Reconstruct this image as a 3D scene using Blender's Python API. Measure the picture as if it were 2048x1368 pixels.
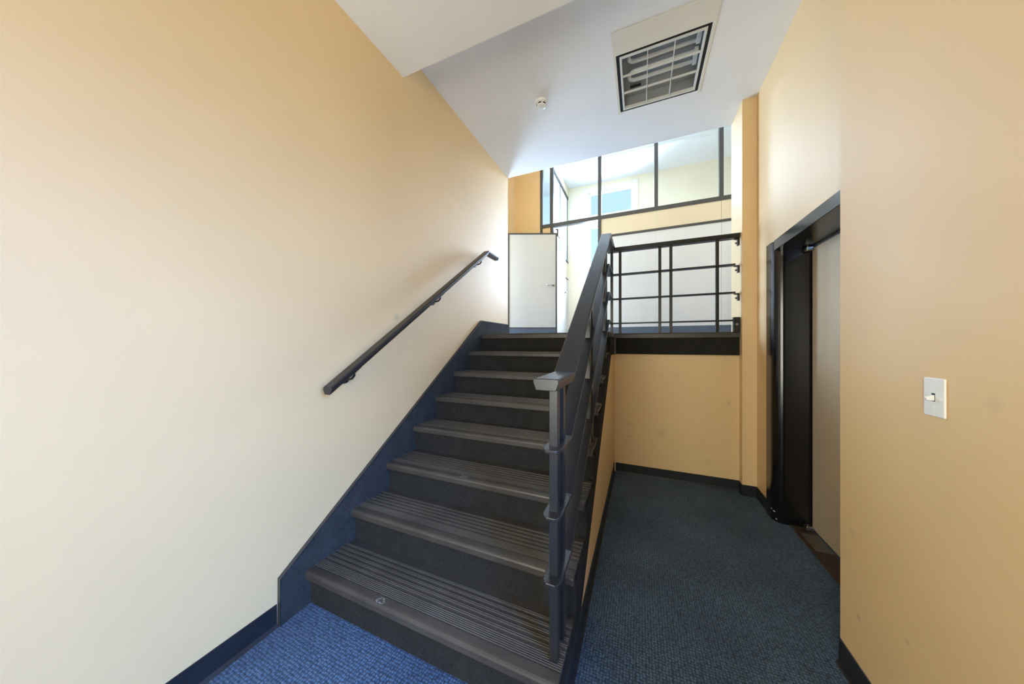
import bpy, bmesh, math, random
from mathutils import Vector

random.seed(7)
S = bpy.context.scene
C = S.collection
for o in list(bpy.data.objects):
    bpy.data.objects.remove(o, do_unlink=True)

# ------------------------------------------------------------------ camera
# x = across the stair (right), y = up the stair flight (away), z = up, metres
YAW = math.atan(257.0 / 600.0)
cam_d = bpy.data.cameras.new('camera')
cam_d.sensor_width = 36.0
cam_d.lens = 600.0 * 36.0 / 2048.0
cam_d.shift_y = 4.0 / 2048.0
cam_d.clip_start = 0.02
cam_d.clip_end = 400
cam = bpy.data.objects.new('camera', cam_d)
C.objects.link(cam)
cam.location = (0, 0, 1.4)
cam.rotation_euler = (math.pi / 2, 0, YAW)
S.camera = cam

# ------------------------------------------------------------------ world and light
S.view_settings.view_transform = 'Standard'
S.view_settings.look = 'None'
S.view_settings.exposure = -0.1
S.view_settings.gamma = 1.0
S.view_settings.use_curve_mapping = False

world = bpy.data.worlds.new('sky')
S.world = world
world.use_nodes = True
wn = world.node_tree
wn.nodes.clear()
w_out = wn.nodes.new('ShaderNodeOutputWorld')
w_bg = wn.nodes.new('ShaderNodeBackground')
w_sky = wn.nodes.new('ShaderNodeTexSky')
w_sky.sky_type = 'NISHITA'
w_sky.sun_disc = False
w_sky.sun_elevation = math.radians(48)
w_sky.sun_rotation = math.radians(200)
w_sky.air_density = 1.0
w_sky.dust_density = 3.0
w_bg.inputs['Strength'].default_value = 0.42
w_mix = wn.nodes.new('ShaderNodeMix')
w_mix.data_type = 'RGBA'
w_mix.inputs['Factor'].default_value = 0.55          # thin bright haze over the whole sky
w_mix.inputs['B'].default_value = (2.0, 2.8, 3.7, 1)
wn.links.new(w_sky.outputs['Color'], w_mix.inputs['A'])
wn.links.new(w_mix.outputs['Result'], w_bg.inputs['Color'])
wn.links.new(w_bg.outputs['Background'], w_out.inputs['Surface'])


def area(name, loc, direction, sx, sy, power, color):
    d = bpy.data.lights.new(name, 'AREA')
    d.shape = 'RECTANGLE'
    d.size = sx
    d.size_y = sy
    d.energy = power
    d.color = color
    o = bpy.data.objects.new(name, d)
    C.objects.link(o)
    o.location = loc
    o.rotation_euler = Vector(direction).to_track_quat('-Z', 'Z').to_euler()
    return o


# daylight entering by the tall windows of the room beyond the partition
area('daylight_far_window', (-0.66, 7.66, 4.0), (0, -1, -0.05), 1.1, 2.9, 720, (0.68, 0.79, 1.0))
# daylight entering by the glazed side wall of that room
area('daylight_side_glazing', (-1.95, 6.7, 4.4), (1, 0, 0), 1.3, 1.5, 30, (0.80, 0.92, 1.0))
# fill added for the upper hall, through an unseen opening on its right
area('fill_hall_right', (3.40, 4.8, 3.7), (-1, 0, -0.05), 1.9, 2.6, 50, (0.80, 0.90, 1.0))
# cool fill added behind the open hall door, whitening the right-hand walls
area('fill_left_room', (-3.3, 5.15, 2.7), (1, -0.5, -0.08), 1.3, 2.0, 420, (0.52, 0.73, 1.0))
# blue fill on the left wall, through an unseen window added beside the camera
area('fill_near_window', (2.25, -1.25, 3.35), (-1, 0.55, -0.35), 3.4, 2.3, 1250, (0.16, 0.38, 1.0))
# added upward fill through the same window, brightening the ceiling
area('fill_upward', (2.3, -0.45, 0.25), (-1, 0.25, 0.75), 2.6, 1.2, 60, (0.78, 0.88, 1.0))
# warm fill lamp added behind the camera, shining in through an added doorway
area('fill_behind_camera', (-0.75, -2.42, 1.5), (0.12, 1, 0), 1.3, 2.2, 132, (1.0, 0.92, 0.74))


# ------------------------------------------------------------------ materials
def _nodes(name):
    m = bpy.data.materials.new(name)
    m.use_nodes = True
    nt = m.node_tree
    b = nt.nodes['Principled BSDF']
    return m, nt, b


def lin(c):
    return tuple((v / 12.92 if v <= 0.04045 else ((v + 0.055) / 1.055) ** 2.4) for v in c)


def srgb(r, g, b):
    return lin((r / 255.0, g / 255.0, b / 255.0)) + (1.0,)


def coords(nt, scale=(1, 1, 1)):
    tc = nt.nodes.new('ShaderNodeTexCoord')
    mp = nt.nodes.new('ShaderNodeMapping')
    mp.inputs['Scale'].default_value = scale
    nt.links.new(tc.outputs['Object'], mp.inputs['Vector'])
    return mp.outputs['Vector']


def noise(nt, vec, scale, detail=3, rough=0.55):
    n = nt.nodes.new('ShaderNodeTexNoise')
    n.inputs['Scale'].default_value = scale
    n.inputs['Detail'].default_value = detail
    n.inputs['Roughness'].default_value = rough
    nt.links.new(vec, n.inputs['Vector'])
    return n.outputs['Fac']


def ramp(nt, fac, stops):
    r = nt.nodes.new('ShaderNodeValToRGB')
    el = r.color_ramp.elements
    while len(el) < len(stops):
        el.new(0.5)
    for e, (p, c) in zip(el, stops):
        e.position = p
        e.color = c
    nt.links.new(fac, r.inputs['Fac'])
    return r.outputs['Color']


def bump(nt, b, height, strength, dist):
    bp = nt.nodes.new('ShaderNodeBump')
    bp.inputs['Strength'].default_value = strength
    bp.inputs['Distance'].default_value = dist
    nt.links.new(height, bp.inputs['Height'])
    nt.links.new(bp.outputs['Normal'], b.inputs['Normal'])


def mixc(nt, fac, a, b_):
    m = nt.nodes.new('ShaderNodeMix')
    m.data_type = 'RGBA'
    for sock, v in ((m.inputs['Factor'], fac), (m.inputs['A'], a), (m.inputs['B'], b_)):
        if hasattr(v, 'is_linked'):
            nt.links.new(v, sock)
        else:
            sock.default_value = v
    return m.outputs['Result']


def mathn(nt, op, a, b_=None, clamp=False):
    m = nt.nodes.new('ShaderNodeMath')
    m.operation = op
    m.use_clamp = clamp
    for i, v in enumerate((a, b_)):
        if v is None:
            continue
        if hasattr(v, 'is_linked'):
            nt.links.new(v, m.inputs[i])
        else:
            m.inputs[i].default_value = v
    return m.outputs[0]


def plain(name, col, rough=0.5, metal=0.0, spec=0.5, var=0.12, nscale=6.0, bumpiness=0.0, bscale=300.0):
    """Painted or moulded surface with slight wear in tone and gloss."""
    m, nt, b = _nodes(name)
    v = coords(nt)
    f = noise(nt, v, nscale, 4)
    dark = tuple(c * (1 - var) for c in col[:3]) + (1,)
    lite = tuple(min(1, c * (1 + var * 0.6)) for c in col[:3]) + (1,)
    nt.links.new(ramp(nt, f, [(0.3, dark), (0.7, lite)]), b.inputs['Base Color'])
    r = nt.nodes.new('ShaderNodeMapRange')
    r.inputs['To Min'].default_value = max(0.02, rough - 0.06)
    r.inputs['To Max'].default_value = min(1, rough + 0.06)
    nt.links.new(f, r.inputs['Value'])
    nt.links.new(r.outputs['Result'], b.inputs['Roughness'])
    b.inputs['Metallic'].default_value = metal
    b.inputs['Specular IOR Level'].default_value = spec
    if bumpiness:
        bump(nt, b, noise(nt, v, bscale, 2), bumpiness, 0.001)
    return m


def wall_paint(name, col, rough=0.38, spec=0.5, smudges=(), grime=0.0):
    """Satin wall paint with a fine roller texture; smudges are (centre, radius, strength)."""
    m, nt, b = _nodes(name)
    geo = nt.nodes.new('ShaderNodeNewGeometry')
    pos = geo.outputs['Position']
    f = noise(nt, pos, 1.3, 3)
    c0 = tuple(c * 0.96 for c in col[:3]) + (1,)
    c1 = tuple(min(1, c * 1.03) for c in col[:3]) + (1,)
    base = ramp(nt, f, [(0.3, c0), (0.7, c1)])
    if grime:
        g = noise(nt, pos, 7.0, 5, 0.62)
        gm = ramp(nt, g, [(0.60, (0, 0, 0, 1)), (0.74, (1, 1, 1, 1))])
        base = mixc(nt, mathn(nt, 'MULTIPLY', gm, grime), base, tuple(c * 0.62 for c in col[:3]) + (1,))
    for (ctr, rad, stg) in smudges:
        d = nt.nodes.new('ShaderNodeVectorMath')
        d.operation = 'DISTANCE'
        d.inputs[1].default_value = ctr
        nt.links.new(pos, d.inputs[0])
        mr = nt.nodes.new('ShaderNodeMapRange')
        mr.inputs['From Min'].default_value = rad
        mr.inputs['From Max'].default_value = rad * 0.3
        mr.inputs['To Min'].default_value = 0
        mr.inputs['To Max'].default_value = stg
        nt.links.new(d.outputs['Value'], mr.inputs['Value'])
        base = mixc(nt, mr.outputs['Result'], base, (0.16, 0.15, 0.13, 1))
    nt.links.new(base, b.inputs['Base Color'])
    b.inputs['Roughness'].default_value = rough
    b.inputs['Specular IOR Level'].default_value = spec
    bump(nt, b, noise(nt, pos, 130, 3, 0.6), 0.10, 0.004)
    return m


def carpet(name, dark, lite, cell=0.013, strength=1.0):
    m, nt, b = _nodes(name)
    geo = nt.nodes.new('ShaderNodeNewGeometry')
    pos = geo.outputs['Position']
    vo = nt.nodes.new('ShaderNodeTexVoronoi')
    vo.inputs['Scale'].default_value = 1.0 / cell
    vo.inputs['Randomness'].default_value = 0.35
    nt.links.new(pos, vo.inputs['Vector'])
    big = noise(nt, pos, 2.2, 4)
    fine = noise(nt, pos, 260, 2)
    a = ramp(nt, vo.outputs['Distance'], [(0.10, lite), (0.62, dark)])
    blot = ramp(nt, big, [(0.32, (0.62, 0.64, 0.68, 1)), (0.66, (1.08, 1.06, 1.04, 1))])
    mul = nt.nodes.new('ShaderNodeMix')
    mul.data_type = 'RGBA'
    mul.blend_type = 'MULTIPLY'
    mul.inputs['Factor'].default_value = 1
    nt.links.new(a, mul.inputs['A'])
    nt.links.new(blot, mul.inputs['B'])
    # light lint caught in the loops
    lint = ramp(nt, noise(nt, pos, 95, 1, 0.3), [(0.76, (0, 0, 0, 1)), (0.80, (1, 1, 1, 1))])
    nt.links.new(mixc(nt, mathn(nt, 'MULTIPLY', lint, 0.25), mul.outputs['Result'], (0.35, 0.38, 0.4, 1)), b.inputs['Base Color'])
    b.inputs['Roughness'].default_value = 0.92
    b.inputs['Specular IOR Level'].default_value = 0.2
    b.inputs['Sheen Weight'].default_value = 0.15
    h = mathn(nt, 'ADD', mathn(nt, 'MULTIPLY', vo.outputs['Distance'], -1.0), mathn(nt, 'MULTIPLY', fine, 0.35))
    bump(nt, b, h, strength, 0.006)
    return m


def fuzzy(name, col, speck=0.25, nscale=160):
    """Short dense carpet on risers and skirts."""
    m, nt, b = _nodes(name)
    geo = nt.nodes.new('ShaderNodeNewGeometry')
    pos = geo.outputs['Position']
    f = noise(nt, pos, nscale, 3, 0.7)
    g = noise(nt, pos, 9, 4, 0.6)
    a = ramp(nt, f, [(0.30, tuple(c * 0.55 for c in col[:3]) + (1,)), (0.72, tuple(c * 1.5 for c in col[:3]) + (1,))])
    wear = ramp(nt, g, [(0.45, (0, 0, 0, 1)), (0.75, (1, 1, 1, 1))])
    nt.links.new(mixc(nt, mathn(nt, 'MULTIPLY', wear, speck), a, tuple(c * 2.0 + 0.012 for c in col[:3]) + (1,)), b.inputs['Base Color'])
    b.inputs['Roughness'].default_value = 0.95
    b.inputs['Specular IOR Level'].default_value = 0.15
    bump(nt, b, f, 0.7, 0.004)
    return m


def rubber(name, col):
    """Dark vinyl tread, scuffed."""
    m, nt, b = _nodes(name)
    v = coords(nt)
    f = noise(nt, v, 3.0, 5, 0.6)
    nt.links.new(ramp(nt, f, [(0.3, tuple(c * 0.75 for c in col[:3]) + (1,)), (0.7, tuple(c * 1.35 for c in col[:3]) + (1,))]), b.inputs['Base Color'])
    r = nt.nodes.new('ShaderNodeMapRange')
    r.inputs['To Min'].default_value = 0.30
    r.inputs['To Max'].default_value = 0.52
    nt.links.new(noise(nt, v, 14, 4), r.inputs['Value'])
    nt.links.new(r.outputs['Result'], b.inputs['Roughness'])
    b.inputs['Specular IOR Level'].default_value = 0.5
    bump(nt, b, noise(nt, v, 180, 2), 0.12, 0.001)
    return m


def glass(name, tint=(0.95, 0.975, 0.98, 1)):
    m = bpy.data.materials.new(name)
    m.use_nodes = True
    nt = m.node_tree
    nt.nodes.clear()
    out = nt.nodes.new('ShaderNodeOutputMaterial')
    tr = nt.nodes.new('ShaderNodeBsdfTransparent')
    tr.inputs['Color'].default_value = tint
    gl = nt.nodes.new('ShaderNodeBsdfGlossy')
    gl.inputs['Roughness'].default_value = 0.02
    fr = nt.nodes.new('ShaderNodeFresnel')
    fr.inputs['IOR'].default_value = 1.22
    mx = nt.nodes.new('ShaderNodeMixShader')
    nt.links.new(fr.outputs['Fac'], mx.inputs['Fac'])
    nt.links.new(tr.outputs['BSDF'], mx.inputs[1])
    nt.links.new(gl.outputs['BSDF'], mx.inputs[2])
    nt.links.new(mx.outputs['Shader'], out.inputs['Surface'])
    return m


YELLOW = srgb(228, 194, 140)
M_WALL = wall_paint('yellow_wall_paint', YELLOW, 0.56, 1.0, grime=0.0,
                    smudges=(((-1.66, 1.705, 1.60), 0.035, 0.30),
                             ((0.807, 1.155, 1.25), 0.03, 0.10), ((0.807, 1.66, 0.30), 0.018, 0.3), ((0.807, 1.42, 0.42), 0.014, 0.22), ((0.807, 1.70, 0.62), 0.02, 0.15)))
M_WALL_LOW = wall_paint('yellow_wall_paint_scuffed', YELLOW, 0.56, 0.7, grime=0.35,
                        smudges=(((0.78, 3.48, 0.83), 0.020, 0.3), ((0.20, 3.48, 0.47), 0.05, 0.12)))
M_CEIL = wall_paint('white_ceiling_paint', srgb(244, 244, 244), 0.7, 0.3)
M_PATCH = wall_paint('cream_patch_paint', srgb(236, 230, 216), 0.6, 0.3)
M_ROOM = wall_paint('cream_room_paint', srgb(240, 230, 206), 0.6, 0.3)
M_WHITE = plain('white_laminate', srgb(218, 216, 211), 0.42, var=0.03, nscale=3)
M_DOOR = plain('warm_white_door', srgb(196, 193, 185), 0.5, var=0.03, nscale=3)
M_BAND = wall_paint('cream_panel_paint', srgb(220, 204, 172), 0.6, 0.3)
M_WHITEFRAME = plain('white_window_frame', srgb(240, 240, 238), 0.4, var=0.03)
M_CARPET = carpet('blue_loop_carpet', srgb(36, 53, 72), srgb(90, 120, 148))
M_CARPET2 = carpet('blue_landing_carpet', srgb(30, 50, 72), srgb(74, 108, 142))
M_RISER = fuzzy('dark_riser_carpet', srgb(40, 39, 36))
M_SKIRT = fuzzy('blue_skirt_carpet', srgb(52, 53, 52), 0.3)
M_TREAD = rubber('dark_vinyl_tread', srgb(60, 55, 48))
M_TREADRIB = rubber('worn_rib_vinyl', srgb(112, 104, 90))
M_BASE = plain('black_rubber_base', srgb(34, 35, 38), 0.38, var=0.2)
M_METAL = plain('dark_painted_metal', srgb(38, 37, 36), 0.30, metal=0.0, spec=0.45, var=0.05, nscale=4)
M_MULLION = plain('dark_bronze_mullion', srgb(66, 66, 64), 0.4, var=0.08)
M_TRIMLINE = plain('dark_skirt_trim', srgb(52, 50, 46), 0.4)
M_ELFRAME = plain('black_gloss_door_frame', srgb(13, 13, 14), 0.20, spec=0.6, var=0.15)
M_ELDOOR = plain('taupe_painted_steel', srgb(220, 202, 172), 0.34, spec=0.5, var=0.05, nscale=2)
M_STEEL = plain('worn_steel', srgb(150, 146, 138), 0.35, metal=1.0, var=0.25, nscale=25)
M_SILL = plain('brown_worn_sill', srgb(70, 54, 40), 0.55, var=0.35, nscale=18)
M_SILLMETAL = plain('dull_sill_plate', srgb(120, 116, 104), 0.5, metal=0.6, var=0.3, nscale=16)
M_CHROME = plain('satin_chrome', srgb(190, 188, 184), 0.25, metal=1.0, var=0.08)
M_PLASTIC = plain('white_plastic', srgb(240, 240, 236), 0.35, var=0.02)
M_DARK = plain('dark_slot', srgb(20, 20, 20), 0.6)
M_REFLECT = plain('grey_reflector', srgb(168, 170, 170), 0.35, metal=0.25, var=0.15, nscale=5)
M_LOUVER = plain('white_louvre', srgb(220, 220, 216), 0.45, var=0.05)
M_TUBE = plain('unlit_tube', srgb(226, 228, 228), 0.25, var=0.03)
M_SCUFF = plain('pale_scuff', srgb(190, 188, 182), 0.8, var=0.2)
M_KICK = plain('blue_grey_kick', srgb(84, 96, 110), 0.5, var=0.08)
M_GLASS = glass('clear_glass')


def frosted(name):
    m = bpy.data.materials.new(name)
    m.use_nodes = True
    nt = m.node_tree
    nt.nodes.clear()
    out = nt.nodes.new('ShaderNodeOutputMaterial')
    tl = nt.nodes.new('ShaderNodeBsdfTranslucent')
    tl.inputs['Color'].default_value = (0.86, 0.92, 0.95, 1)
    df = nt.nodes.new('ShaderNodeBsdfDiffuse')
    df.inputs['Color'].default_value = (0.80, 0.86, 0.89, 1)
    mx = nt.nodes.new('ShaderNodeMixShader')
    mx.inputs['Fac'].default_value = 0.4
    nt.links.new(tl.outputs['BSDF'], mx.inputs[1])
    nt.links.new(df.outputs['BSDF'], mx.inputs[2])
    nt.links.new(mx.outputs['Shader'], out.inputs['Surface'])
    return m


M_FROST = frosted('frosted_glass')

# ------------------------------------------------------------------ helpers
ORIGIN = {}


def _finish(o, mat, parent, bev, smooth, seg=2):
    if mat:
        o.data.materials.append(mat)
    if bev:
        md = o.modifiers.new('bevel', 'BEVEL')
        md.width = bev
        md.segments = seg
        md.limit_method = 'ANGLE'
        md.angle_limit = math.radians(35)
        md.harden_normals = False
    if smooth:
        for p in o.data.polygons:
            p.use_smooth = True
    return o


def mesh(name, verts, faces, mat, parent=None, bev=0.0, smooth=False, seg=2):
    """One mesh object; verts in world metres."""
    if parent is not None:
        org = ORIGIN[parent.name]
    else:
        xs, ys, zs = zip(*verts)
        org = ((min(xs) + max(xs)) / 2, (min(ys) + max(ys)) / 2, min(zs))
    me = bpy.data.meshes.new(name)
    me.from_pydata([(v[0] - org[0], v[1] - org[1], v[2] - org[2]) for v in verts], [], faces)
    bm = bmesh.new()
    bm.from_mesh(me)
    bmesh.ops.recalc_face_normals(bm, faces=bm.faces)
    bm.to_mesh(me)
    bm.free()
    o = bpy.data.objects.new(name, me)
    C.objects.link(o)
    if parent is not None:
        o.parent = parent
    else:
        o.location = org
    ORIGIN[o.name] = org
    return _finish(o, mat, parent, bev, smooth, seg)


def box_vf(b, base=0):
    x0, x1, y0, y1, z0, z1 = b
    v = [(x0, y0, z0), (x1, y0, z0), (x1, y1, z0), (x0, y1, z0), (x0, y0, z1), (x1, y0, z1), (x1, y1, z1), (x0, y1, z1)]
    f = [(0, 3, 2, 1), (4, 5, 6, 7), (0, 1, 5, 4), (1, 2, 6, 5), (2, 3, 7, 6), (3, 0, 4, 7)]
    return v, [tuple(i + base for i in q) for q in f]


def boxes(name, lst, mat, parent=None, bev=0.0):
    V, F = [], []
    for b in lst:
        v, f = box_vf(b, len(V))
        V += v
        F += f
    return mesh(name, V, F, mat, parent, bev)


def box(name, x0, x1, y0, y1, z0, z1, mat, parent=None, bev=0.0):
    return boxes(name, [(x0, x1, y0, y1, z0, z1)], mat, parent, bev)


def prism(name, poly, axis, a0, a1, mat, parent=None, bev=0.0, smooth=False, seg=2):
    """Extrude a 2-D outline. axis x: poly is (y,z); y: (x,z); z: (x,y)."""
    def P(p, a):
        return {'x': (a, p[0], p[1]), 'y': (p[0], a, p[1]), 'z': (p[0], p[1], a)}[axis]
    n = len(poly)
    V = [P(p, a0) for p in poly] + [P(p, a1) for p in poly]
    F = [tuple(range(n))[::-1], tuple(range(n, 2 * n))]
    F += [(i, (i + 1) % n, (i + 1) % n + n, i + n) for i in range(n)]
    return mesh(name, V, F, mat, parent, bev, smooth, seg)


def sweep(name, path, prof, mat, parent=None, scales=None, bev=0.0, seg=2):
    """Sweep a (lateral, vertical) profile along a path; lateral stays level and is mitred in plan."""
    n, k = len(path), len(prof)
    V, F = [], []
    def hdir(a, b):
        d = Vector((b[0] - a[0], b[1] - a[1]))
        return d.normalized()
    for i, p in enumerate(path):
        d0 = hdir(path[i - 1], p) if i > 0 else hdir(p, path[1])
        d1 = hdir(p, path[i + 1]) if i < n - 1 else d0
        n0, n1 = Vector((d0.y, -d0.x)), Vector((d1.y, -d1.x))
        m = (n0 + n1) / (1 + n0.dot(n1))
        s = scales[i] if scales else 1.0
        for (l, z) in prof:
            V.append((p[0] + m.x * l * s, p[1] + m.y * l * s, p[2] + z))
    for i in range(n - 1):
        for j in range(k):
            a, b = i * k + j, i * k + (j + 1) % k
            F.append((a, b, b + k, a + k))
    F.append(tuple(range(k))[::-1])
    F.append(tuple(range((n - 1) * k, n * k)))
    return mesh(name, V, F, mat, parent, bev, False, seg)


def cyl(name, p0, p1, r0, mat, parent=None, r1=None, n=20, bev=0.0):
    r1 = r0 if r1 is None else r1
    a, b = Vector(p0), Vector(p1)
    q = (b - a).to_track_quat('Z', 'Y')
    V, F = [], []
    for (c, r) in ((a, r0), (b, r1)):
        for i in range(n):
            t = 2 * math.pi * i / n
            V.append(tuple(c + q @ Vector((r * math.cos(t), r * math.sin(t), 0))))
    F = [tuple(range(n))[::-1], tuple(range(n, 2 * n))] + [(i, (i + 1) % n, (i + 1) % n + n, i + n) for i in range(n)]
    return mesh(name, V, F, mat, parent, bev, False)


def tube(name, pts, r, mat, parent=None, n=10):
    V, F = [], []
    m = len(pts)
    for i, p in enumerate(pts):
        a = Vector(pts[max(0, i - 1)])
        b = Vector(pts[min(m - 1, i + 1)])
        q = (b - a).to_track_quat('Z', 'Y')
        for j in range(n):
            t = 2 * math.pi * j / n
            V.append(tuple(Vector(p) + q @ Vector((r * math.cos(t), r * math.sin(t), 0))))
    for i in range(m - 1):
        for j in range(n):
            F.append((i * n + j, i * n + (j + 1) % n, (i + 1) * n + (j + 1) % n, (i + 1) * n + j))
    F.append(tuple(range(n))[::-1])
    F.append(tuple(range((m - 1) * n, m * n)))
    return mesh(name, V, F, mat, parent, 0, True)


def lathe(name, ctr, prof, mat, parent=None, n=32):
    V, F = [], []
    for (r, z) in prof:
        for i in range(n):
            t = 2 * math.pi * i / n
            V.append((ctr[0] + r * math.cos(t), ctr[1] + r * math.sin(t), ctr[2] + z))
    k = len(prof)
    for a in range(k - 1):
        for i in range(n):
            F.append((a * n + i, a * n + (i + 1) % n, (a + 1) * n + (i + 1) % n, (a + 1) * n + i))
    F.append(tuple(range(n))[::-1])
    F.append(tuple(range((k - 1) * n, k * n)))
    return mesh(name, V, F, mat, parent, 0, False)


def thing(name, loc, label, cat, group=None):
    o = bpy.data.objects.new(name, None)
    o.empty_display_size = 0.1
    C.objects.link(o)
    o.location = loc
    ORIGIN[o.name] = tuple(loc)
    return tag(o, label, cat, group)


def tag(o, label, cat, group=None):
    o['label'] = label
    o['category'] = cat
    if group:
        o['group'] = group
    return o


def struct(o, label=None, cat=None):
    o['kind'] = 'structure'
    if label:
        o['label'] = label
    if cat:
        o['category'] = cat
    return o


# ------------------------------------------------------------------ dimensions
XL = -1.66            # left wall face
XR = 0.807            # near right wall face
XE = 0.975            # lift wall face
XC = 0.865            # column left face
YB = -2.2             # wall behind the camera
YW = 3.48             # wall under the landing
YE = 3.73             # ceiling edge, end of left wall
ZC = 3.656            # ceiling over the stair
ZS = 3.43             # lower ceiling near the camera
ZL = 1.512            # landing
RISE = ZL / 8
TREAD = 0.2754
Y1 = 1.035            # first nosing
XS = -0.285           # open side of the stair carcass
ZT = 5.30             # ceiling of hall and room beyond
YP = 5.9              # glazed partition
YF = 7.5              # far wall of the room

# ------------------------------------------------------------------ setting
struct(box('floor', -1.9, 1.9, YB - 0.1, YW + 0.1, -0.1, 0.0, M_CARPET), 'blue loop carpet on the lower floor around the stair foot', 'floor')
struct(boxes('wall_left', [(XL - 0.15, XL, YB, YE, 0, ZC + 0.1)], M_WALL),
       'tall cream yellow wall on the left carrying the wall handrail', 'wall')
struct(boxes('wall_right', [(XR, XR + 0.2, YB, -1.1, 0, ZC + 0.1), (XR, XR + 0.2, 0.5, 1.78, 0, ZC + 0.1), (XR, XR + 0.2, -1.1, 0.5, 0, 0.4), (XR, XR + 0.2, -1.1, 0.5, 2.35, ZC + 0.1)], M_WALL),
       'near cream yellow wall on the right with the light switch', 'wall')
# lift wall with its door opening
struct(boxes('wall_lift', [(XE, XE + 0.28, 1.78, 1.829, 0, ZC + 0.1),
                           (XE, XE + 0.28, 1.829, 3.131, 2.2125, ZC + 0.1),
                           (XE, XE + 0.28, 3.131, 3.39, 0, ZC + 0.1)], M_WALL),
       'yellow wall above and beside the black framed door', 'wall')
struct(box('wall_column', XC, XE + 0.28, 3.39, 3.75, 0, ZT, M_WALL),
       'narrow yellow column at the end of the landing railing', 'wall')
struct(box('wall_landing', -0.31, XC, YW, YW + 0.12, 0, 1.30, M_WALL_LOW),
       'low scuffed yellow wall under the landing railing', 'wall')
# yellow cheek wall under the stair flight
struct(prism('wall_stair_side', [(1.30, 0), (YW, 0), (YW, 1.30), (3.02, 1.30), (1.30, 0.01)], 'x', -0.30, -0.266, M_WALL_LOW, bev=0.006),
       'yellow triangular cheek wall below the stair flight', 'wall')
struct(boxes('wall_back', [(XL - 0.15, -1.45, YB - 0.15, YB, 0, ZC + 0.1), (-0.05, XR + 0.2, YB - 0.15, YB, 0, ZC + 0.1),
                           (-1.45, -0.05, YB - 0.15, YB, 2.55, ZC + 0.1)], M_WALL), 'yellow wall behind the viewer', 'wall')

# ceilings
FX0, FX1, FY0, FY1 = -0.178, 0.468, 2.482, 3.108
struct(box('ceiling_soffit', XL - 0.15, XR + 0.4, YB, 1.774, ZS, ZC + 0.2, M_CEIL), 'lower white ceiling band nearest the viewer', 'ceiling')
struct(boxes('ceiling', [(XL, FX0, 1.774, YE, ZC, ZC + 0.2), (FX1, XE, 1.774, YE, ZC, ZC + 0.2),
                         (FX0, FX1, 1.774, FY0, ZC, ZC + 0.2), (FX0, FX1, FY1, YE, ZC, ZC + 0.2),
                         (FX0, FX1, FY0, FY1, ZC + 0.18, ZC + 0.2)], M_CEIL), 'white ceiling over the stair with a square recessed light', 'ceiling')

# hall beyond the landing
struct(boxes('floor_landing', [(XL + 0.02, -0.302, Y1 + 7 * TREAD + 0.051, YE, ZL - 0.2, ZL), (-0.30, XC, YW + 0.0, YE, ZL - 0.2, ZL),
                               (-2.6, 3.6, YE, YF, ZL - 0.2, ZL)], M_CARPET2), 'blue carpet of the upper landing', 'floor')
struct(boxes('wall_over_ceiling', [(-2.6, 3.6, YE - 0.15, YE, ZC + 0.2, ZT)], M_WALL), 'wall above the low ceiling edge', 'wall')
struct(box('wall_hall_near_left', -2.6, XL - 0.15, YE - 0.15, YE, ZL, ZC + 0.2, M_WALL), 'hall wall behind the end of the left wall', 'wall')
struct(box('wall_hall_near_right', XE + 0.28, 3.6, YE - 0.15, YE, ZL, ZC + 0.2, M_WALL), 'hall wall to the right of the column', 'wall')
struct(boxes('wall_hall_left', [(-2.6, -2.46, YE, 4.5, ZL, ZT), (-2.6, -2.46, 4.5, 5.5, ZL + 2.15, ZT), (-2.6, -2.46, 5.5, YP, ZL, ZT)], M_WALL),
       'hall wall on the far left holding the white door', 'wall')
struct(box('wall_hall_end', -2.6, -1.885, YP, YP + 0.1, ZL, ZT, M_WALL), 'strip of yellow wall above the white door beside the glazed partition', 'wall')
struct(boxes('wall_hall_right', [(3.5, 3.6, YE, 3.85, ZL, ZT), (3.5, 3.6, 5.75, YF, ZL, ZT), (3.5, 3.6, 3.85, 5.75, ZL, 2.4), (3.5, 3.6, 3.85, 5.75, 5.0, ZT)], M_WALL),
       'hall wall out of view on the right', 'wall')
struct(box('ceiling_hall', -2.6, 3.6, YE - 0.15, YF + 0.15, ZT, ZT + 0.15, M_CEIL), 'high white ceiling seen through the glazed partition', 'ceiling')
struct(box('trim_1', -1.68, 3.5, 6.50, 6.56, ZT - 0.03, ZT, M_WHITEFRAME), 'thin white batten across the high ceiling', 'trim')

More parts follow.
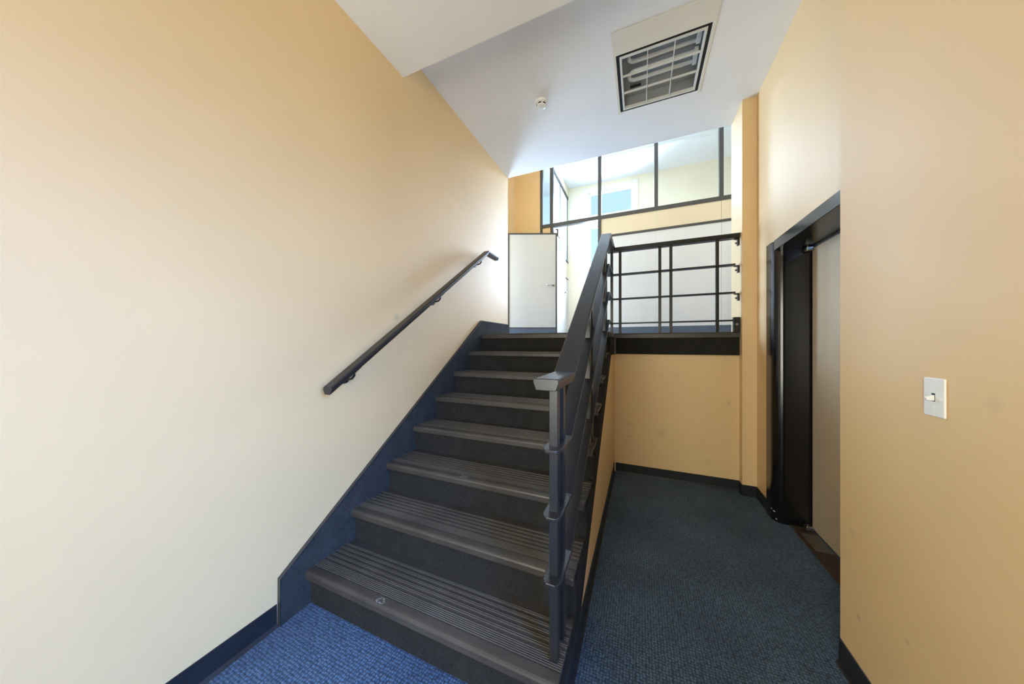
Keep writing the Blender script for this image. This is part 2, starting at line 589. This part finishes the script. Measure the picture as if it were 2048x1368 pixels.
# far wall with two stacked windows
WX0, WX1 = -1.23, -0.10
struct(boxes('wall_far', [(-1.75, WX0, YF, YF + 0.15, ZL, ZT), (WX1, 3.6, YF, YF + 0.15, ZL, ZT),
                          (WX0, WX1, YF, YF + 0.15, ZL, 2.3), (WX0, WX1, YF, YF + 0.15, 4.32, 4.46), (WX0, WX1, YF, YF + 0.15, 5.14, ZT)], M_ROOM),
       'cream far wall of the room seen through the partition', 'wall')
for i, (z0, z1) in enumerate(((4.46, 5.14), (2.3, 4.32))):
    w = struct(boxes('window_%d' % (i + 1), [(WX0 - 0.05, WX0 + 0.06, YF - 0.03, YF + 0.1, z0 - 0.05, z1 + 0.05),
                                             (WX1 - 0.06, WX1 + 0.05, YF - 0.03, YF + 0.1, z0 - 0.05, z1 + 0.05),
                                             (WX0 + 0.06, WX1 - 0.06, YF - 0.03, YF + 0.1, z0 - 0.05, z0 + 0.05),
                                             (WX0 + 0.06, WX1 - 0.06, YF - 0.03, YF + 0.1, z1 - 0.05, z1 + 0.05)], M_WHITEFRAME, bev=0.006),
               ['upper white framed window showing blue sky', 'lower white framed window seen through the doorway'][i], 'window')
    boxes('sash', [(WX0 + 0.06, WX0 + 0.10, YF + 0.02, YF + 0.07, z0 + 0.05, z1 - 0.05), (WX1 - 0.10, WX1 - 0.06, YF + 0.02, YF + 0.07, z0 + 0.05, z1 - 0.05),
                   (WX0 + 0.10, WX1 - 0.10, YF + 0.02, YF + 0.07, z0 + 0.05, z0 + 0.09), (WX0 + 0.10, WX1 - 0.10, YF + 0.02, YF + 0.07, z1 - 0.09, z1 - 0.05)], M_WHITEFRAME, w, bev=0.004)
    box('pane', WX0 + 0.10, WX1 - 0.10, YF + 0.04, YF + 0.046, z0 + 0.09, z1 - 0.09, M_GLASS, w)

# unseen glazed door and window, added to admit the fill lamps
dr = struct(boxes('fill_door', [(-1.45, -1.39, YB - 0.14, YB - 0.05, 0, 2.55), (-0.11, -0.05, YB - 0.14, YB - 0.05, 0, 2.55), (-1.39, -0.11, YB - 0.14, YB - 0.05, 2.49, 2.55)], M_MULLION),
            'unseen glazed opening added behind the viewer for the warm fill', 'door')
box('pane', -1.39, -0.11, YB - 0.1, YB - 0.094, 0.0, 2.49, M_GLASS, dr)
w3 = struct(boxes('window_3', [(XR + 0.05, XR + 0.11, -1.1, -1.04, 0.4, 2.35), (XR + 0.05, XR + 0.11, 0.44, 0.5, 0.4, 2.35),
                               (XR + 0.05, XR + 0.11, -1.04, 0.44, 0.4, 0.46), (XR + 0.05, XR + 0.11, -1.04, 0.44, 2.29, 2.35)], M_WHITEFRAME),
            'unseen white framed window added beside the viewer for fill light', 'window')
box('pane', XR + 0.077, XR + 0.083, -1.04, 0.44, 0.46, 2.29, M_GLASS, w3)

# ------------------------------------------------------------------ glazed partition
SILL = 3.80
part = thing('wall_partition', (-0.4, YP, ZL), 'glazed partition with dark mullions above cream and white panels', 'partition')
part['kind'] = 'structure'
MX = [-1.87, -1.65, -0.715, 0.255, 1.225, 2.2, 3.2]
PT = 0.055
for i, x in enumerate(MX):
    low = ZL if i in (1, 2) else (3.45 if i == 0 else SILL)
    w = 0.05 if i == 0 else 0.06
    box('mullion', x - w / 2, x + w / 2, YP - 0.01, YP + PT + 0.01, low, ZT, M_MULLION, part)
box('rail', MX[0] - 0.025, 3.5, YP - 0.012, YP + PT + 0.012, SILL - 0.035, SILL + 0.035, M_MULLION, part)
box('rail', MX[2] + 0.03, 3.5, YP - 0.012, YP + PT + 0.012, 3.41, 3.45, M_MULLION, part)
for i in range(len(MX) - 1):
    box('pane', MX[i] + 0.03, MX[i + 1] - 0.03, YP + 0.02, YP + 0.028, SILL + 0.035, ZT, M_GLASS, part)
for i in range(2, len(MX) - 1):
    box('upper_panel', MX[i] + (0.03 if i == 2 else 0.002), MX[i + 1] - 0.002, YP, YP + PT, 3.45, SILL - 0.035, M_BAND, part)
    box('lower_panel', MX[i] + (0.03 if i == 2 else 0.0015), MX[i + 1] - 0.0015, YP, YP + PT, ZL + 0.20, 3.41, M_WHITE, part, bev=0.0015)
box('filler_panel', MX[0], MX[1] - 0.03, YP + 0.005, YP + PT, ZL, SILL - 0.035, M_WALL, part)
box('base_rail', MX[2] + 0.03, 3.5, YP - 0.012, YP + PT, ZL, ZL + 0.20, M_KICK, part)
# door closer under the head of the doorway
clo = thing('door_closer', (-1.52, YP + 0.10, SILL - 0.20), 'small dark door closer under the head of the partition doorway', 'door closer')
box('body', -1.565, -1.535, YP + 0.075, YP + 0.26, SILL - 0.20, SILL - 0.06, M_MULLION, clo, bev=0.004)
box('arm', -1.60, -1.54, YP + 0.07, YP + 0.09, SILL - 0.075, SILL - 0.06, M_MULLION, clo)

# glazed side wall of the room
XG = -1.70
sg = thing('wall_room_side', (XG, 6.7, ZL), 'glazed side wall of the bright room beyond the doorway', 'partition')
sg['kind'] = 'structure'
for y in (5.99, 6.75, YF - 0.03):
    box('mullion', XG - 0.01, XG + 0.012, y - 0.02, y + 0.02, 3.02, 5.06, M_MULLION, sg)
box('rail', XG - 0.03, XG + 0.03, 5.96, YF, 5.03, 5.09, M_MULLION, sg)
box('rail', XG - 0.03, XG + 0.03, 5.96, YF, 3.42, 3.46, M_MULLION, sg)
box('rail', XG - 0.03, XG + 0.03, 5.96, YF, 3.00, 3.03, M_MULLION, sg)
box('pane', XG - 0.004, XG + 0.004, 6.01, 6.73, 3.46, 5.03, M_FROST, sg)
box('pane', XG - 0.004, XG + 0.004, 6.77, YF - 0.05, 3.46, 5.03, M_FROST, sg)
box('middle_panel', XG - 0.02, XG + 0.02, 5.96, YF, 3.03, 3.42, M_ROOM, sg)
box('lower_panel', XG - 0.02, XG + 0.02, 5.96, YF, ZL, 3.00, M_WHITE, sg)
box('header_panel', XG - 0.03, XG + 0.03, 5.96, YF, 5.09, ZT, M_ROOM, sg)

# ------------------------------------------------------------------ open white door in the hall
A, B = Vector((-2.44, 5.49, 0)), Vector((-1.535, 5.868, 0))
u = (B - A).normalized()
nrm = Vector((u.y, -u.x, 0))       # towards the viewer


def slab(name, s0, s1, t0, t1, z0, z1, mat, parent, bev=0.0):
    pl = [A + u * s0 + nrm * t0, A + u * s1 + nrm * t0, A + u * s1 + nrm * t1, A + u * s0 + nrm * t1]
    return prism(name, [(p.x, p.y) for p in pl], 'z', z0, z1, mat, parent, bev)


LEN = (B - A).length
dw = thing('hall_door', (A.x + u.x * LEN / 2, A.y + u.y * LEN / 2, ZL + 0.01), 'white flush door with dark edging standing open at the top of the stairs', 'door')
ZD = ZL + 2.10
slab('leaf', 0.03, LEN - 0.03, -0.02, 0.02, ZL + 0.22, ZD - 0.025, M_DOOR, dw)
slab('kick_plate', 0.03, LEN - 0.03, -0.02, 0.022, ZL + 0.01, ZL + 0.20, M_KICK, dw)
slab('edging', 0.0, 0.03, -0.024, 0.024, ZL + 0.01, ZD, M_MULLION, dw)
slab('edging', LEN - 0.03, LEN, -0.024, 0.024, ZL + 0.01, ZD, M_MULLION, dw)
slab('edging', 0.03, LEN - 0.03, -0.024, 0.024, ZD - 0.03, ZD, M_MULLION, dw)
slab('edging', 0.03, LEN - 0.03, -0.024, 0.024, ZL + 0.20, ZL + 0.22, M_MULLION, dw)
hz = ZL + 1.06
hp = A + u * (LEN - 0.075)
ros = cyl('rosette', (hp.x + nrm.x * 0.02, hp.y + nrm.y * 0.02, hz), (hp.x + nrm.x * 0.032, hp.y + nrm.y * 0.032, hz), 0.026, M_CHROME, dw)
p1 = hp + nrm * 0.03
p2 = hp + nrm * 0.065
p3 = p2 - u * 0.02
p4 = p2 - u * 0.15
tube('lever', [(p.x, p.y, hz) for p in (p1, p2, p3, p4)], 0.010, M_CHROME, dw)

# door leaf of the partition doorway, folded back inside the room
d2 = thing('room_door', (-1.60, 6.4, ZL + 0.01), 'white door leaf folded back inside the bright partition doorway', 'door')
box('leaf', -1.635, -1.595, YP + 0.09, YP + 0.97, ZL + 0.01, 3.36, M_WHITE, d2, bev=0.003)
cyl('rosette', (-1.595, YP + 0.86, hz), (-1.583, YP + 0.86, hz), 0.026, M_CHROME, d2)
tube('lever', [(-1.585, YP + 0.86, hz), (-1.545, YP + 0.86, hz), (-1.54, YP + 0.84, hz), (-1.54, YP + 0.73, hz)], 0.010, M_CHROME, d2)

# ------------------------------------------------------------------ staircase
st = thing('staircase', (-0.97, 2.0, 0), 'straight carpeted staircase with dark ribbed vinyl treads', 'staircase')
X0, X1 = XL + 0.02, -0.27


def tread_profile(yn, zt, depth):
    """Side outline (y, z) of one vinyl tread: rounded nose, then thin raised ribs in groups; second list marks worn rib tops."""
    th, g = 0.045, 0.0035
    p = [(yn + 0.004, zt - th), (yn, zt - th + 0.006), (yn, zt - 0.014), (yn + 0.003, zt - 0.006), (yn + 0.009, zt - 0.0015), (yn + 0.018, zt)]
    worn = []
    p += [(yn + 0.046, zt), (yn + 0.048, zt - g)]
    def rib(y):
        p.extend([(y, zt - g), (y + 0.0006, zt)])
        worn.append(len(p) - 1)
        p.extend([(y + 0.0034, zt), (y + 0.004, zt - g)])
    y = yn + 0.0525
    for k in range(6):
        rib(y)
        y += 0.0088
    while y < yn + depth - 0.055:
        y += 0.013
        for k in range(2):
            rib(y)
            y += 0.0085
    p += [(yn + depth, zt - g), (yn + depth, zt - 0.02), (yn + 0.03, zt - 0.02), (yn + 0.03, zt - th)]
    return p, worn


for i in range(7):
    yn, zt = Y1 + i * TREAD, RISE * (i + 1)
    prof, worn = tread_profile(yn, zt, TREAD + 0.03)
    t = prism('tread', prof, 'x', X0, X1, M_TREAD, st)
    t.data.materials.append(M_TREADRIB)
    for k in worn:
        t.data.polygons[2 + k].material_index = 1
    if i in (0, 2):       # pale scratches worn into two nosings
        cx = {0: -1.13, 2: -1.02}[i]
        rng = random.Random(i + 3)
        V, F = [], []
        for k in range(11):
            ax, ay = cx + rng.uniform(-0.028, 0.028), yn + 0.022 + rng.uniform(-0.012, 0.016)
            ang, L = rng.uniform(0, 3.14), rng.uniform(0.008, 0.022)
            dx, dy = math.cos(ang) * L / 2, math.sin(ang) * L / 2 * 0.7
            wx, wy = -math.sin(ang) * 0.0009, math.cos(ang) * 0.0009
            b0 = len(V)
            V += [(ax - dx - wx, ay - dy - wy, zt + 0.0004), (ax + dx - wx, ay + dy - wy, zt + 0.0004), (ax + dx + wx, ay + dy + wy, zt + 0.0004), (ax - dx + wx, ay - dy + wy, zt + 0.0004)]
            F.append((b0, b0 + 1, b0 + 2, b0 + 3))
        s = mesh('scratch', V, F, M_SCUFF, st)
        s['kind'] = 'stuff'
for i in range(8):
    yr = Y1 + i * TREAD + 0.030
    box('riser', X0, XS, yr, yr + 0.02, RISE * i - (0.02 if i else 0.0), RISE * (i + 1) - (0.045 if i < 7 else 0.05), M_RISER, st)
# top nosing of the landing
prism('landing_nosing', [(Y1 + 7 * TREAD, ZL - 0.05), (Y1 + 7 * TREAD, ZL - 0.012), (Y1 + 7 * TREAD + 0.012, ZL + 0.002), (Y1 + 7 * TREAD + 0.10, ZL + 0.002), (Y1 + 7 * TREAD + 0.10, ZL - 0.004), (Y1 + 7 * TREAD + 0.02, ZL - 0.05)],
      'x', X0, X1, M_TREAD, st)
# carcass side (open stringer, carpeted) with saw-tooth top
saw = []
for i in range(8):
    y = Y1 + i * TREAD + 0.031
    saw += [(y, RISE * i if i else 0.0), (y, RISE * (i + 1) - 0.046)]
poly = saw + [(YW + 0.0, ZL - 0.046), (YW + 0.0, 1.29), (3.08, 1.29), (1.46, 0.11), (1.46, 0.0)]
prism('open_stringer', poly, 'x', XS - 0.015, XS + 0.021, M_RISER, st)
# carpeted skirt along the left wall
sk = [(0.915, 0.0), (Y1 + 7 * TREAD + 0.02, 0.0), (YE - 0.005, ZL - 0.1), (YE - 0.005, 1.658), (Y1 + 7 * TREAD, 1.658), (0.915, 0.232)]
wsk = prism('wall_skirt', sk, 'x', XL + 0.0005, XL + 0.02, M_SKIRT, st)
wsk['label'] = 'blue carpeted skirt along the wall'
sweep('skirt_trim', [(XL + 0.011, 0.911, 0.002), (XL + 0.011, 0.912, 0.232), (XL + 0.011, Y1 + 7 * TREAD, 1.660), (XL + 0.011, YE - 0.005, 1.660)],
      [(-0.010, -0.003), (0.012, -0.003), (0.012, 0.003), (-0.010, 0.003)], M_TRIMLINE, st)

# landing edge beside the stairwell
le = thing('landing_edge', (0.3, YW, 1.29), 'black carpeted fascia with grey nosing along the landing edge', 'landing edge')
box('fascia', -0.31, XC - 0.002, YW - 0.018, YW + 0.0, 1.292, ZL - 0.045, M_RISER, le)
prism('nosing', [(YW - 0.035, ZL - 0.048), (YW - 0.035, ZL - 0.008), (YW - 0.027, ZL + 0.003), (YW + 0.06, ZL + 0.003), (YW + 0.06, ZL + 0.0005), (YW, ZL - 0.001), (YW - 0.001, ZL - 0.048)], 'x', X1, XC - 0.002, M_TREAD, le)
box('side_nosing', X1 - 0.035, X1 + 0.008, Y1 + 7 * TREAD + 0.101, YW - 0.036, ZL - 0.046, ZL + 0.003, M_TREAD, le, bev=0.006)

# ------------------------------------------------------------------ stair guard rail
gr = thing('stair_railing', (-0.31, 1.18, RISE), 'dark metal stair railing with wide flat handrail turning along the landing', 'railing')
XG0 = -0.300
YT = Y1 + 7 * TREAD          # top nosing
YR = YW + 0.005              # line of the landing rail
hand = [(XG0, 0.995, 1.280), (XG0, 1.27, 1.282), (XG0, YT + 0.02, 2.452), (XG0, YR, 2.452), (XC - 0.001, YR, 2.452)]
hp_ = [(-0.036, -0.042), (0.036, -0.042), (0.046, -0.016), (0.046, -0.003), (0.038, 0.0), (-0.038, 0.0), (-0.046, -0.003), (-0.046, -0.016)]
o = sweep('handrail', hand, hp_, M_METAL, gr, bev=0.0025)
o['label'] = 'wide bevelled dark handrail'
for zl, zu in ((1.009, 2.165), (0.761, 1.898), (0.518, 1.632)):
    path = [(XG0 - 0.005, 1.066, zl), (XG0 - 0.005, 1.071, zl), (XG0 - 0.005, 1.082, zl), (XG0 - 0.005, 1.104, zl), (XG0 - 0.005, 1.275, zl),
            (XG0 - 0.005, YT + 0.03, zu), (XG0 - 0.005, YR, zu), (XC - 0.035, YR, zu)]
    sweep('flat_bar', path, [(-0.036, -0.013), (0.036, -0.013), (0.036, 0.0), (-0.036, 0.0)], M_METAL, gr,
          scales=[0.45, 0.68, 0.88, 1, 1, 1, 1, 1], bev=0.0025)


def rail_z(y):
    if y < 1.27:
        return 1.282 - 0.04
    if y > YT + 0.02:
        return 2.452 - 0.04
    return 1.282 + (y - 1.27) / (YT + 0.02 - 1.27) * 1.17 - 0.04


PW = 0.0165
def floor_z(y):
    k = int((y - Y1) // TREAD) + 1
    return min(k, 8) * RISE - 0.003


for y in (1.128, 1.225, 1.93, 2.03, 2.835, 2.94):
    box('post', XG0 - 0.005 - PW, XG0 - 0.005 + PW, y - PW, y + PW, floor_z(y), rail_z(y), M_METAL, gr, bev=0.002)
for x in (-0.205, 0.185, 0.287, 0.688):
    box('post', x - 0.014, x + 0.014, YR - 0.014, YR + 0.014, ZL + 0.003, 2.412, M_METAL, gr, bev=0.002)
# corner post running down past the landing edge
box('post', XG0 - 0.006, XG0 + 0.022, YR - 0.014, YR + 0.014, ZL + 0.003, 2.412, M_METAL, gr, bev=0.002)
box('post_foot', X1 - 0.03, X1 + 0.028, YW - 0.058, YW - 0.019, 1.29, ZL - 0.05, M_METAL, gr, bev=0.003)
# wall clips at the column
for z in (2.41, 2.165 - 0.013, 1.898 - 0.013):
    b = box('wall_clip', XC - 0.04, XC - 0.001, YR - 0.014, YR + 0.014, z - 0.012, z, M_METAL, gr, bev=0.002)
    cl = box('wall_clip', XC - 0.016, XC - 0.001, YR - 0.018, YR + 0.018, z - 0.07, z - 0.012, M_METAL, gr, bev=0.002)
    cyl('bolt', (XC - 0.016, YR, z - 0.045), (XC - 0.032, YR, z - 0.045), 0.009, M_STEEL, cl, n=8)
bp = box('base_plate', XC - 0.055, XC - 0.001, YR - 0.045, YR - 0.005, ZL + 0.003, 1.655, M_METAL, gr, bev=0.003)
cyl('bolt', (XC - 0.03, YR - 0.045, 1.585), (XC - 0.03, YR - 0.058, 1.585), 0.012, M_STEEL, bp, n=8)

# ------------------------------------------------------------------ wall handrail
wr = thing('wall_handrail', (XL + 0.07, 1.9, 1.2), 'dark bevelled handrail fixed to the left wall on small brackets', 'handrail')
XH = XL + 0.085
ph = [(-0.022, -0.044), (0.022, -0.044), (0.034, -0.020), (0.034, -0.006), (0.026, 0.0), (-0.026, 0.0), (-0.034, -0.006), (-0.034, -0.020)]
WA, WB = (XH, 1.11, 1.165), (XH, 2.954, 2.434)
sweep('rail', [WA, WB, (XH, 3.206, 2.434)], [(a, b) for a, b in ph], M_METAL, wr, bev=0.003)
def wz(y):
    return WA[2] + (y - WA[1]) * (WB[2] - WA[2]) / (WB[1] - WA[1])
for y in (1.28, 2.12, 2.84):
    z = wz(y)
    k = lathe('rosette', (0, 0, 0), [(0.001, 0), (0.02, 0)], M_STEEL, wr) if False else cyl('rosette', (XL, y, z - 0.095), (XL + 0.01, y, z - 0.095), 0.030, M_METAL, wr, r1=0.026)
    tube('bracket', [(XL + 0.008, y, z - 0.095), (XL + 0.04, y, z - 0.095), (XL + 0.065, y, z - 0.090), (XH, y, z - 0.07), (XH, y, z - 0.042)], 0.007, M_METAL, wr)
    s = (WB[2] - WA[2]) / (WB[1] - WA[1])
    prism('saddle', [(y - 0.035, z - 0.051 - s * 0.035), (y + 0.035, z - 0.051 + s * 0.035), (y + 0.035, z - 0.044 + s * 0.035), (y - 0.035, z - 0.044 - s * 0.035)], 'x', XH - 0.014, XH + 0.014, M_METAL, wr)

# ------------------------------------------------------------------ baseboards
def base_yz(name, x, side, y0, y1, label):
    """Cove base along y; side = +1 faces +x."""
    pr = [(x, 0), (x + side * 0.016, 0), (x + side * 0.012, 0.004), (x + side * 0.005, 0.016), (x + side * 0.004, 0.108), (x, 0.110)]
    return struct(prism(name, pr, 'y', y0, y1, M_BASE), label, 'baseboard')


def base_xz(name, y, x0, x1, label):
    pr = [(y, 0), (y - 0.016, 0), (y - 0.012, 0.004), (y - 0.005, 0.016), (y - 0.004, 0.098), (y, 0.10)]
    return struct(prism(name, pr, 'x', x0, x1, M_BASE), label, 'baseboard')


base_yz('baseboard_left', XL, 1, YB, 0.908, 'black rubber baseboard along the left wall')
base_yz('baseboard_right', XR, -1, YB, 1.78, 'black rubber baseboard under the light switch wall')
base_yz('baseboard_stair', -0.266, 1, 1.07, YW - 0.016, 'black rubber baseboard along the stair cheek wall')
base_xz('baseboard_landing', YW, -0.25, XC, 'black rubber baseboard along the low yellow wall')
struct(prism('baseboard_column', [(XC, YW - 0.016), (XC, 3.39), (XE, 3.39), (XE, 3.135), (XE - 0.006, 3.135), (XE - 0.006, 3.384), (XC - 0.006, 3.384), (XC - 0.006, YW - 0.016)], 'z', 0, 0.10, M_BASE),
       'black rubber baseboard wrapping the yellow column', 'baseboard')

# ------------------------------------------------------------------ lift door
ld = thing('lift_door', (1.1, 2.5, 0), 'taupe steel door set deep in a rounded black gloss frame', 'door')
XF = XE - 0.012
def jamb(side_y, s):
    """Plan outline of a jamb; s=-1 curves toward smaller y."""
    pts = [(XE + 0.25, side_y), (XF, side_y), (XF, side_y + s * 0.085)]
    cx, cy, r = XF + 0.07, side_y + s * 0.085, 0.07
    for k in range(1, 9):
        t = math.pi / 2 * k / 8
        pts.append((cx - r * math.cos(t), cy + s * r * math.sin(t)))
    pts += [(XE + 0.25, side_y + s * 0.155)]
    return pts
prism('jamb', jamb(3.13, -1), 'z', 0.0, 2.212, M_ELFRAME, ld)
prism('jamb', jamb(1.83, 1), 'z', 0.0, 2.212, M_ELFRAME, ld)
prism('header', [(XF, 2.133), (XF, 2.212), (XE + 0.25, 2.212), (XE + 0.25, 2.125), (XE + 0.20, 2.125), (XE + 0.20, 2.133)], 'y', 1.985, 2.974, M_ELFRAME, ld, bev=0.003)
lf = box('leaf', 1.185, 1.228, 1.99, 2.955, 0.02, 2.118, M_ELDOOR, ld, bev=0.003)
for z in (0.006, 2.095):
    pv = box('pivot', 1.140, 1.183, 2.925, 2.968, z, z + 0.032, M_STEEL, ld, bev=0.005)
    cyl('pin', (1.155, 2.945, z + 0.032), (1.155, 2.945, z + 0.042), 0.008, M_STEEL, pv, n=10)
sl = thing('door_sill', (1.15, 2.45, 0), 'brown worn grooved sill at the foot of the taupe door', 'sill')
box('bed', 1.060, 1.235, 1.99, 2.975, 0.0, 0.004, M_SILL, sl)
for k in range(5):
    x = 1.075 + k * 0.024
    box('ridge', x, x + 0.012, 1.995, 2.66, 0.004, 0.008, M_SILL, sl, bev=0.001)
p_ = box('cover_plate', 1.085, 1.180, 2.66, 2.875, 0.004, 0.009, M_SILLMETAL, sl, bev=0.002)
rng = random.Random(4)
for (y, z, a) in ((3.028, 0.085, 0.012), (3.008, 0.075, 0.016), (2.995, 0.022, 0.010)):
    # chips of paint knocked off the curved jamb
    th = math.asin(max(-1, min(1, (3.045 - y) / 0.07)))
    cx, cy, r = XF + 0.07, 3.045, 0.0705
    V = []
    for (dt, dz) in ((-a / 2, -0.006), (a / 2, -0.010), (a * 0.6, 0.004), (-a * 0.2, 0.009)):
        t = th + dt / 0.07
        V.append((cx - r * math.cos(t), cy - r * math.sin(t), z + dz * 0.6))
    mesh('paint_chip', V, [(0, 1, 2, 3)], M_SCUFF, ld)

# ------------------------------------------------------------------ light switch
sw = thing('light_switch', (XR - 0.003, 1.314, 1.183), 'white toggle light switch plate on the near right wall', 'light switch')
SY0, SY1, SZ0, SZ1 = 1.279, 1.349, 1.184, 1.299
YM, ZM = (SY0 + SY1) / 2, (SZ0 + SZ1) / 2
o = box('plate', XR - 0.006, XR, SY0, SY1, SZ0, SZ1, M_PLASTIC, sw, bev=0.0035)
box('slot', XR - 0.0066, XR - 0.0055, YM - 0.0055, YM + 0.0055, ZM - 0.012, ZM + 0.012, M_DARK, sw)
prism('toggle', [(XR - 0.004, ZM + 0.008), (XR - 0.006, ZM - 0.010), (XR - 0.022, ZM - 0.008), (XR - 0.024, ZM - 0.002), (XR - 0.021, ZM + 0.001)], 'y', YM - 0.0045, YM + 0.0045, M_PLASTIC, sw, bev=0.001)
for dz in (-0.03, 0.03):
    cyl('screw', (XR - 0.0055, YM, ZM + dz), (XR - 0.0068, YM, ZM + dz), 0.0036, M_PLASTIC, sw, n=12)

# ------------------------------------------------------------------ smoke detector
sd = thing('smoke_detector', (-0.849, 2.679, ZC - 0.055), 'round white smoke detector on the white ceiling', 'smoke detector')
lathe('base', (-0.849, 2.679, ZC), [(0.058, 0.0), (0.058, -0.012), (0.054, -0.020), (0.03, -0.022)], M_PLASTIC, sd)
lathe('cap', (-0.849, 2.679, ZC), [(0.044, -0.020), (0.044, -0.034), (0.038, -0.046), (0.026, -0.053), (0.004, -0.055)], M_PLASTIC, sd)
for k in range(6):
    a0, a1 = math.radians(60 * k + 8), math.radians(60 * k + 46)
    n = 6
    V = []
    for zz, rr in ((-0.027, 0.0448), (-0.038, 0.0435)):
        for j in range(n + 1):
            t = a0 + (a1 - a0) * j / n
            V.append((-0.849 + rr * math.cos(t), 2.679 + rr * math.sin(t), ZC + zz))
    mesh('vent', V, [(j, j + 1, j + n + 2, j + n + 1) for j in range(n)], M_DARK, sd)

# ------------------------------------------------------------------ recessed ceiling light (switched off)
cl = thing('ceiling_light', ((FX0 + FX1) / 2, (FY0 + FY1) / 2, ZC - 0.012), 'square recessed ceiling light with white louvre grid, switched off', 'ceiling light')
G = 0.025
boxes('mounting_panel', [(FX0 - 0.02, FX1 + 0.02, 2.29, FY0 - 0.002, ZC - 0.004, ZC),
                         (FX0 - 0.02, FX0 - 0.002, FY0 - 0.002, FY1 + 0.02, ZC - 0.004, ZC),
                         (FX1 + 0.002, FX1 + 0.02, FY0 - 0.002, FY1 + 0.02, ZC - 0.004, ZC)], M_PATCH, cl)
boxes('shadow_gap', [(FX0, FX0 + G, FY0, FY1, ZC + 0.004, ZC + 0.02), (FX1 - G, FX1, FY0, FY1, ZC + 0.004, ZC + 0.02),
                     (FX0 + G, FX1 - G, FY0, FY0 + G, ZC + 0.004, ZC + 0.02), (FX0 + G, FX1 - G, FY1 - G, FY1, ZC + 0.004, ZC + 0.02)], M_DARK, cl)
a0, a1, b0, b1 = FX0 + G, FX1 - G, FY0 + G, FY1 - G
W = 0.016
boxes('frame', [(a0, a0 + W, b0, b1, ZC - 0.006, ZC + 0.02), (a1 - W, a1, b0, b1, ZC - 0.006, ZC + 0.02),
                (a0 + W, a1 - W, b0, b0 + W, ZC - 0.006, ZC + 0.02), (a0 + W, a1 - W, b1 - W, b1, ZC - 0.006, ZC + 0.02)], M_LOUVER, cl, bev=0.002)
boxes('housing', [(a0, a0 + 0.004, b0, b1, ZC + 0.02, ZC + 0.11), (a1 - 0.004, a1, b0, b1, ZC + 0.02, ZC + 0.11),
                  (a0, a1, b0, b0 + 0.004, ZC + 0.02, ZC + 0.11), (a0, a1, b1 - 0.004, b1, ZC + 0.02, ZC + 0.11),
                  (a0, a1, b0, b1, ZC + 0.106, ZC + 0.11)], M_REFLECT, cl)
ax0, ax1, by0, by1 = a0 + W, a1 - W, b0 + W, b1 - W
for k in (1, 2):
    x = ax0 + (ax1 - ax0) * k / 3
    y = by0 + (by1 - by0) * k / 3
    box('louvre', x - 0.003, x + 0.003, by0, by1, ZC - 0.003, ZC + 0.014, M_LOUVER, cl)
    box('louvre', ax0, ax1, y - 0.003, y + 0.003, ZC - 0.003, ZC + 0.014, M_LOUVER, cl)
for yc in (by0 + 0.10, by0 + 0.29):
    # U shaped tube
    pts = [(ax1 - 0.03, yc - 0.045, ZC + 0.075), (ax0 + 0.09, yc - 0.045, ZC + 0.075)]
    for k in range(1, 8):
        t = math.pi * k / 8
        pts.append((ax0 + 0.09 - 0.045 * math.sin(t), yc - 0.045 * math.cos(t), ZC + 0.075))
    pts += [(ax0 + 0.09, yc + 0.045, ZC + 0.075), (ax1 - 0.03, yc + 0.045, ZC + 0.075)]
    tb = tube('lamp_tube', pts, 0.016, M_TUBE, cl, n=12)
    box('socket', ax1 - 0.035, ax1 - 0.005, yc - 0.065, yc + 0.065, ZC + 0.055, ZC + 0.095, M_LOUVER, cl, bev=0.003)
box('ballast_clip', ax0 + 0.05, ax0 + 0.14, by1 - 0.12, by1 - 0.105, ZC + 0.09, ZC + 0.10, M_DARK, cl)
